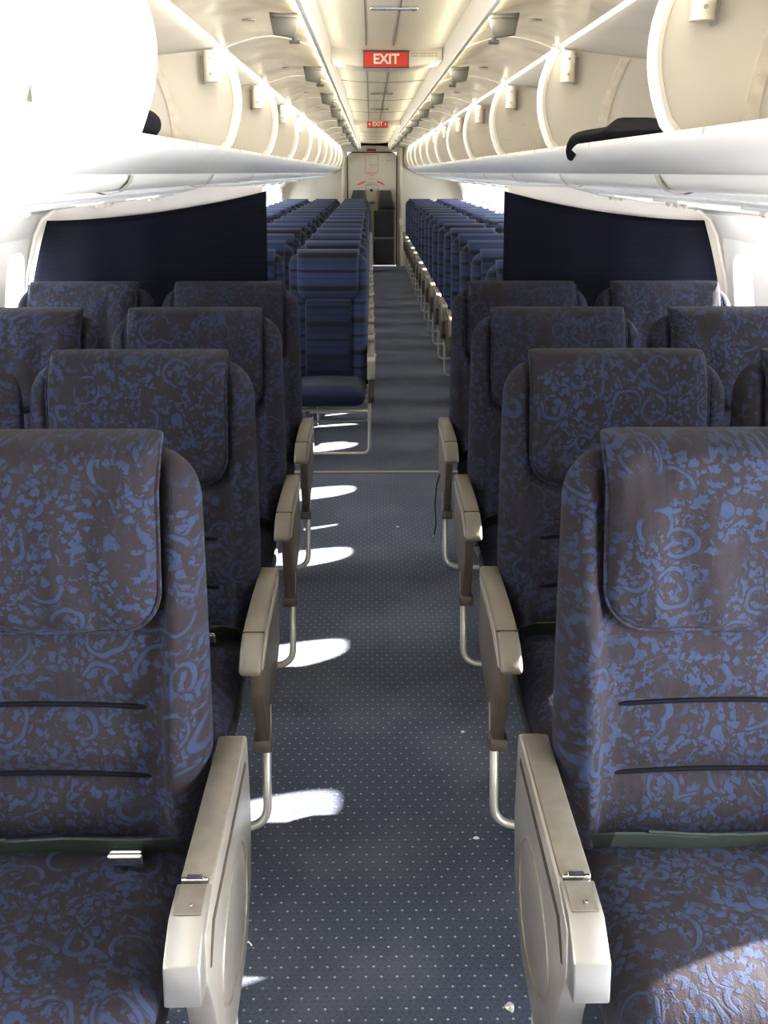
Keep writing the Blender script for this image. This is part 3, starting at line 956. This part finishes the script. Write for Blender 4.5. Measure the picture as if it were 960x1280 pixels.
def arm_regular(root, s):
    e = -s * .333           # centre of the arm, aisle side
    prof = [(-.09, .619), (-.30, .619), (-.43, .616), (-.50, .609), (-.545, .594), (-.577, .572), (-.592, .553), (-.590, .540), (-.560, .538), (-.525, .551), (-.47, .564), (-.40, .570), (-.09, .572)]
    m = MB(); m.prism(prof, 'x', e - .027, e + .027, .010, 3)
    a = m.build('armrest', M['taupe'], root, True)
    m = MB(); m.prism([(-.14, .607), (-.43, .604), (-.51, .589), (-.562, .562), (-.574, .550), (-.55, .546), (-.51, .558), (-.42, .577), (-.14, .581)], 'x', e - s * .0265, e - s * .0295, .001)
    m.build('inlay', M['taupe_light'], a, True)
    m = MB(); m.box((e, -.495, .6095), (.0535, .0025, .004)); m.build('cap_joint', M['groove'], a)
    m = MB(); m.prism([(-.10, .580), (-.44, .575), (-.525, .552), (-.552, .530), (-.535, .44), (-.49, .33), (-.475, .275), (-.42, .275), (-.38, .33), (-.20, .36), (-.10, .40)], 'x', e - s * .024, e + s * .006, .006)
    m.box((e - s * .008, -.46, .285), (.046, .055, .035), .006)
    m.build('arm_support', M['brown'], root, True)

def arm_console(root, s):
    e = -s * .340
    w = .0275
    m = MB()
    m.prism([(-.06, .608), (-.478, .606), (-.478, .575), (-.06, .585)], 'x', e - w + .003, e + w - .001, .005)
    a = m.build('armrest', M['metal_dark'], root, True)
    m = MB(); m.box((e, -.484, .605), (.044, .008, .010), .002); m.box((e, -.484, .610), (.026, .014, .004), .001); m.build('hinge', M['chrome'], a)
    m = MB(); m.prism([(-.491, .606), (-.566, .602), (-.625, .566), (-.634, .500), (-.565, .485), (-.491, .55)], 'x', e - w, e + w, .0035)
    b = m.build('console_box', M['console'], a, True)
    m = MB(); m.prism([(-.497, .6065), (-.560, .6035), (-.560, .6055), (-.497, .6085)], 'x', e - .021, e + .021, .001)
    m.build('control_plate', M['metal_dark'], b)
    m = MB(); m.box((e + .004, -.543, .6075), (.005, .006, .003), .001); m.build('switch', M['chrome'], b)
    m = MB()
    pan = [(-.05, .603), (-.49, .600), (-.575, .580), (-.588, .50), (-.545, .40), (-.515, .27), (-.48, .205), (-.41, .19), (-.20, .21), (-.09, .30), (-.05, .42)]
    m.prism(pan, 'x', e - s * .031, e + s * .016, .006)
    p = m.build('side_panel', M['metal'], root, True)
    m = MB()
    m.prism([(-.10, .576), (-.525, .566), (-.553, .535), (-.566, .51), (-.559, .508), (-.53, .536), (-.51, .552), (-.10, .562)], 'x', e - s * .0305, e - s * .0325, .0005)
    m.build('slot', M['groove'], p)
    m = MB()
    oval = [(-.28 + .20 * math.cos(t) * (1 if math.cos(t) < 0 else .6), .38 + .115 * math.sin(t)) for t in [2 * PI * i / 28 for i in range(29)]]
    m.tube([(e - s * .0315, y, z) for y, z in oval], .0028, 6); m.build('rib', M['taupe'], p, True)
    m = MB(); m.box((e, -.41, .10), (.042, .07, .20), .008); m.tube([(e - s * .02, -.34, .22), (e - s * .02, -.38, .05), (e - s * .02, -.28, .02)], .010, 8, .05)
    m.build('arm_leg', M['tube'], root, True)

def arm_centre(root, s):
    e = -s * .318
    m = MB(); m.prism([(-.21, .630), (-.48, .625), (-.565, .58), (-.57, .52), (-.53, .52), (-.46, .57), (-.21, .58)], 'x', e - .035, e + .035, .008, 3)
    m.build('armrest', M['taupe'], root, True)
    m = MB(); m.prism([(-.21, .58), (-.50, .575), (-.53, .33), (-.21, .33)], 'x', e - .018, e + .018, .006)
    m.build('arm_support', M['brown'], root)

def make_biz(s, kind):
    r = empty('airline_seat')
    biz_back(r, s); biz_seat_base(r, s, kind == 'aisle')
    if kind == 'front': arm_console(r, s)
    elif kind == 'aisle': arm_regular(r, s)
    else: arm_centre(r, s)
    return r
BIZ = {}
for s in (-1, 1):
    for kd in ('front', 'aisle', 'window'):
        BIZ[s, kd] = make_biz(s, kd)
index_kids()
used = set()
rowname = ['nearest row', 'second row', 'third row', 'last row before the dark divider']
for s, side in ((-1, 'left'), (1, 'right')):
    for r in range(4):
        for pos in ('aisle', 'window'):
            kd = 'window' if pos == 'window' else ('front' if r == 0 else 'aisle')
            o = BIZ[s, kd] if (s, kd) not in used else copy_tree(BIZ[s, kd])
            used.add((s, kd))
            cx = BC + s * (.640 if pos == 'aisle' else 1.272)
            o.location = (cx, ROW1 + PITCH * r, 0)
            if kd == 'front': lab = 'large blue damask seat with metal console arm, nearest on the %s of the aisle' % side
            else: lab = 'blue damask seat by the %s %s, %s' % (side, 'window' if pos == 'window' else 'edge of the aisle', rowname[r])
            tag(o, lab, 'seat', 'first-class damask seats')
            if s > 0 and r == 3 and pos == 'aisle':
                m = MB()
                m.ribbon([(-.37, -.40, .44), (-.385, -.43, .40), (-.392, -.45, .32), (-.386, -.46, .24), (-.395, -.47, .19)], (0, .011, 0), .004)
                st = m.build('hanging_belt', M['webbing'], o)
                m = MB(); m.box((-.397, -.472, .178), (.010, .03, .03), .003); m.build('buckle_tongue', M['chrome'], st)

# ------------------------------------------------------------------ economy seats
EH = 1.212
def erec(z): return -.15 + (z - .45) * .20
def eco_seat(s, kind):
    r = empty('economy_seat')
    W = .243
    def P(u, v, side):
        z = .40 + (1.19 - .40) * (v + 1) / 2
        w = W
        rr = .08
        if z > 1.19 - rr:
            q = (z - (1.19 - rr)) / rr; w -= rr * (1 - math.sqrt(max(0, 1 - q * q)))
        x = u * w; y = erec(z)
        if side == 0: return (x, y + .02, z)
        if side < 0: return (x, y + .07, z)
        bol = .04 / (1 + math.exp(-(abs(x) - .175) / .012))
        return (x, y - .03 - bol, z)
    b = bm_build(slab(24, 24, P, 7), 'backrest', M['stripe_back'], r)
    def Q(u, v, side):
        z = .42 + .50 * (v + 1) / 2; x = .142 * u; y = erec(z)
        return (x, y - .035 - .010 * (side + 1), z)
    bm_build(slab(8, 10, Q, 10), 'back_pad', M['stripe_dark'], r)
    def H(u, v, side):
        z = .925 + (EH - .925) * (v + 1) / 2
        w = .190; rr = .06
        if z < .925 + rr:
            q = (.925 + rr - z) / rr; w -= rr * (1 - math.sqrt(max(0, 1 - q * q)))
        x = u * w; y = erec(z); top = max(0, (z - 1.13) / .085)
        if side == 0: return (x, y - .03 + .04 * top, z)
        if side < 0: return (x, y + .10 * top * top, z)
        return (x, y - .085 + .018 * ((z - 1.06) / .14) ** 2, z)
    bm_build(slab(18, 14, H, 12, 2.0), 'headrest', M['stripe_back'], r)
    m = MB(); m.prism([(-.235, .36), (.235, .36), (.24, 1.05), (.17, 1.13), (-.17, 1.13), (-.24, 1.05)], 'y', 0, .02, .006)
    for v in m.bm.verts: v.co.y += erec(v.co.z) + .06
    m.build('back_shell', M['shell'], r)
    def C(u, v, side):
        y = -.345 + .215 * v; x = .226 * u; z = .405
        if side == 0: return (x, y, z)
        if side > 0: return (x, y, z + .052 + .012 * (1 - u * u) - .015 * max(0, (-.47 - y) / .09) ** 2)
        return (x, y, z - .065)
    bm_build(slab(14, 14, C, 9), 'seat_cushion', M['stripe_seat'], r)
    m = MB()
    m.ribbon([(x, -.155, .478 + .004 * math.cos(9 * x)) for x in [-.22 + .055 * i for i in range(9)]], (0, -.017, .014), .004)
    bl = m.build('lap_belt', M['webbing'], r)
    m = MB(); m.box((-.03, -.17, .484), (.052, .034, .014), .004); m.build('buckle', M['chrome'], bl)
    # baggage frame: front beam and U-shaped bar near the floor
    m = MB(); m.tube([(-.24, -.44, .30), (.24, -.44, .30)], .014, 8); m.tube([(-.24, -.20, .30), (.24, -.20, .30)], .014, 8)
    if kind == 'aisle':
        e = -s * .250
        m.tube([(e, -.40, .36), (e, -.455, .28), (e, -.47, .045), (s * .243, -.47, .045)], .010, 8, .045)
    else:
        m.tube([(-.243, -.47, .045), (.243, -.47, .045)], .010, 8)
    m.build('baggage_bar', M['tube'], r, True)
    m = MB(); m.box((s * .12, -.23, .012), (.03, .38, .022), .004); m.prism([(-.46, .30), (-.42, .30), (-.36, 0), (-.40, 0)], 'x', -.012 + s * .12, .012 + s * .12); m.prism([(-.20, .30), (-.16, .30), (-.08, 0), (-.12, 0)], 'x', -.012 + s * .12, .012 + s * .12)
    m.build('leg', M['dark_metal'], r)
    # armrest towards the aisle
    e = -s * (.262 if kind == 'aisle' else .252)
    w = .022 if kind == 'aisle' else .012; r0 = -.07 if kind == 'aisle' else -.21
    m = MB(); m.prism([(r0, .648), (-.50, .640), (-.515, .632), (-.515, .590), (r0, .600)], 'x', e - w, e + w, .007)
    a = m.build('armrest', M['taupe'], r, True)
    if kind == 'aisle':
        m = MB(); m.prism([(-.40, .642), (-.535, .637), (-.560, .622), (-.565, .515), (-.52, .505), (-.40, .58)], 'x', e - w - .001, e + w + .001, .005)
        m.build('end_cap', M['taupe_light'], a, True)
        m = MB(); m.prism([(-.08, .602), (-.50, .592), (-.515, .50), (-.51, .40), (-.48, .355), (-.40, .345), (-.12, .38)], 'x', e - .018, e + .018, .006)
        m.build('arm_support', M['brown'], r)
        m = MB(); m.box((e - s * .026, -.33, .61), (.014, .03, .024), .004); m.build('recline_button', M['chrome'], a)
    else:
        m = MB(); m.prism([(-.21, .602), (-.34, .597), (-.32, .36), (-.21, .36)], 'x', e - .006, e + .006)
        m.build('arm_support', M['dark_metal'], r)
    return r
ECO = {}
for s in (-1, 1):
    for kd in ('aisle', 'inner'):
        ECO[s, kd] = eco_seat(s, kd)
index_kids()
used = set()
EP = .81
for s, side, xs_, y0, n in ((-1, 'left', (-.262, -.775, -1.288), 6.33, 16), (1, 'right', (.862, 1.365), 5.52, 17)):
    names = ('aisle', 'middle', 'window') if s < 0 else ('aisle', 'window')
    for r in range(n):
        y = y0 + EP * r
        if y > 18.75: break
        for x, pos in zip(xs_, names):
            kd = 'aisle' if pos == 'aisle' else 'inner'
            o = ECO[s, kd] if (s, kd) not in used else copy_tree(ECO[s, kd])
            used.add((s, kd))
            o.location = (x, y, 0)
            if s < 0 and r == 0 and pos == 'aisle': lab = 'striped blue economy seat in full view behind the left divider, jutting towards the aisle'
            elif y + EP > 18.75: lab = 'striped blue economy %s seat of the last row on the %s, by the rear bulkhead' % (pos, side)
            else: lab = 'striped blue economy %s seat on the %s, %s row behind the divider' % (pos, side, ORD[r])
            tag(o, lab, 'seat', '%s economy seats' % side)

# ------------------------------------------------------------------ litter on the carpet
def scrap(x, y, size, lab, seed, name='paper_scrap'):
    rnd = random.Random(seed); m = MB()
    n = 9
    v = [m.bm.verts.new((size * rnd.uniform(.35, 1) * math.cos(2 * PI * i / n), size * rnd.uniform(.35, 1) * math.sin(2 * PI * i / n), .004 + rnd.uniform(0, size * .35))) for i in range(n)]
    c = m.bm.verts.new((0, 0, .004 + size * .3))
    for i in range(n): m.bm.faces.new((v[i], v[(i + 1) % n], c))
    bmesh.ops.solidify(m.bm, geom=m.bm.faces[:], thickness=.0012)
    o = m.build(name, M['paper']); o.location = (x, y, .001); tag(o, lab, 'litter', 'scraps on the aisle carpet')
scrap(.286, 1.643, .017, 'torn white paper scrap on the carpet beside the right console arm', 1)
scrap(.270, 2.205, .010, 'small white crumb of paper on the carpet by the second right seat', 2)
scrap(.280, 2.73, .008, 'tiny flat white paper fleck on the aisle carpet near the third right seat', 5)
scrap(.127, 4.636, .009, 'lone white fleck in the middle of the aisle before the carpet seam', 6)
m = MB(); m.tube([(-.305, 1.83, .004), (-.295, 1.826, .010), (-.283, 1.832, .012), (-.275, 1.828, .004)], .0022, 6)
tag(m.build('thread', M['paper'], None, True), 'short pale thread on the carpet beside the left console arm', 'litter', 'scraps on the aisle carpet')

# ------------------------------------------------------------------ light
SUN_DIR = Vector((-1.0, -.39, -.535)).normalized()
sun = bpy.data.lights.new('sun', 'SUN'); sun.energy = 190; sun.angle = .009; sun.color = (1, .95, .88)
so = bpy.data.objects.new('sun', sun); COL.objects.link(so); so.rotation_euler = SUN_DIR.to_track_quat('-Z', 'Y').to_euler()

def area(name, loc, dirv, sx, sy, power, col, spread=PI):
    l = bpy.data.lights.new(name, 'AREA'); l.shape = 'RECTANGLE'; l.size = sx; l.size_y = sy; l.energy = power; l.color = col; l.spread = spread
    o = bpy.data.objects.new(name, l); COL.objects.link(o); o.location = loc
    d = Vector(dirv).normalized()
    z = -d; y = Vector((0, 1, 0)); y = (y - z * y.dot(z))
    if y.length < 1e-3: y = Vector((0, 0, 1))
    y.normalize(); x = y.cross(z)
    o.rotation_euler = Matrix((x, y, z)).transposed().to_euler()
    return o
LEN = WALL_Y - FRONT_Y - 1
MIDY = (WALL_Y + FRONT_Y) / 2
# cove lamps along both edges of the ceiling strip
for s in (-1, 1):
    area('cove_lamp', (XC + s * .233, MIDY, 2.056), (-s * 1, 0, .22), .016, LEN, 24, (1.0, .88, .58))
    # added fill lamps under the strip's outer lips, brightening the raised bin doors
    area('door_fill_lamp', (XC + s * .262, MIDY, 2.066), (s * 1, 0, .05), .02, LEN, 60, (1.0, .90, .68))
    # lamps along the bin hinges, lighting the open bins
    area('bin_lamp', (XC + s * .575, MIDY, 2.066), (s * .75, 0, -.66), .02, LEN, 36 if s > 0 else 85, (1.0, .92, .78))
    # fill lamps added below the service channel to whiten the side walls
    for ya, yb in ((-.3, 4.62), (5.2, 18.6)):
        area('wall_fill_lamp', (CC + s * 1.32, (ya + yb) / 2, 1.515), (s * .45, 0, -1), .03, yb - ya, 5.5 * (yb - ya), (1.0, .97, .92))
# fill lamp outside the added right doorway, brightening the left bins
area('doorway_fill', (1.85, (DOOR_Y0 + DOOR_Y1) / 2, .80), (-1, .1, .1), 1.5, .95, 330, (.97, .98, 1.0))
# sky light falling on the window rows from outside
for s in (-1, 1):
    area('window_daylight', (CC + s * 1.80, MIDY, 1.25), (-s, 0, -.15), .6, LEN, 2400, (.84, .91, 1.0))

# unseen area lamps added as apron bounce, lighting the bin undersides through the windows
area('apron_fill', (2.6, MIDY, .2), (-1, 0, .75), 1.2, LEN, 2600, (1.0, .97, .92))
area('apron_fill', (-2.5, MIDY, .2), (1, 0, .75), 1.2, LEN, 2400, (1.0, .97, .92))

w = bpy.data.worlds.new('sky'); scene.world = w; w.use_nodes = True
nt = w.node_tree; bg = nt.nodes['Background']
sky = nt.nodes.new('ShaderNodeTexSky'); sky.sky_type = 'HOSEK_WILKIE'; sky.sun_direction = -SUN_DIR; sky.turbidity = 3
bg.inputs[1].default_value = 1.0
mixn = nt.nodes.new('ShaderNodeMix'); mixn.data_type = 'RGBA'; mixn.inputs[0].default_value = .8
nt.links.new(sky.outputs[0], mixn.inputs[6]); mixn.inputs[7].default_value = (2.6, 2.8, 3.1, 1)
nt.links.new(mixn.outputs[2], bg.inputs[0])

# ------------------------------------------------------------------ camera
cam = bpy.data.cameras.new('camera'); co = bpy.data.objects.new('camera', cam); COL.objects.link(co)
cam.sensor_fit = 'VERTICAL'; cam.sensor_height = 36.0; cam.lens = 1250 / 1280 * 36
cam.clip_start = .02; cam.clip_end = 100
co.location = (0, 0, 1.66)
psi, th = math.radians(.7377), math.radians(18.779)
co.rotation_euler = (PI / 2 - th, 0, -psi)
scene.camera = co

scene.view_settings.view_transform = 'Standard'; scene.view_settings.look = 'None'
scene.view_settings.exposure = -0.5; scene.view_settings.gamma = 1; scene.view_settings.use_curve_mapping = False
scene.cycles.max_bounces = 8; scene.cycles.diffuse_bounces = 5; scene.cycles.glossy_bounces = 3; scene.cycles.transparent_max_bounces = 8
scene.cycles.sample_clamp_indirect = 6
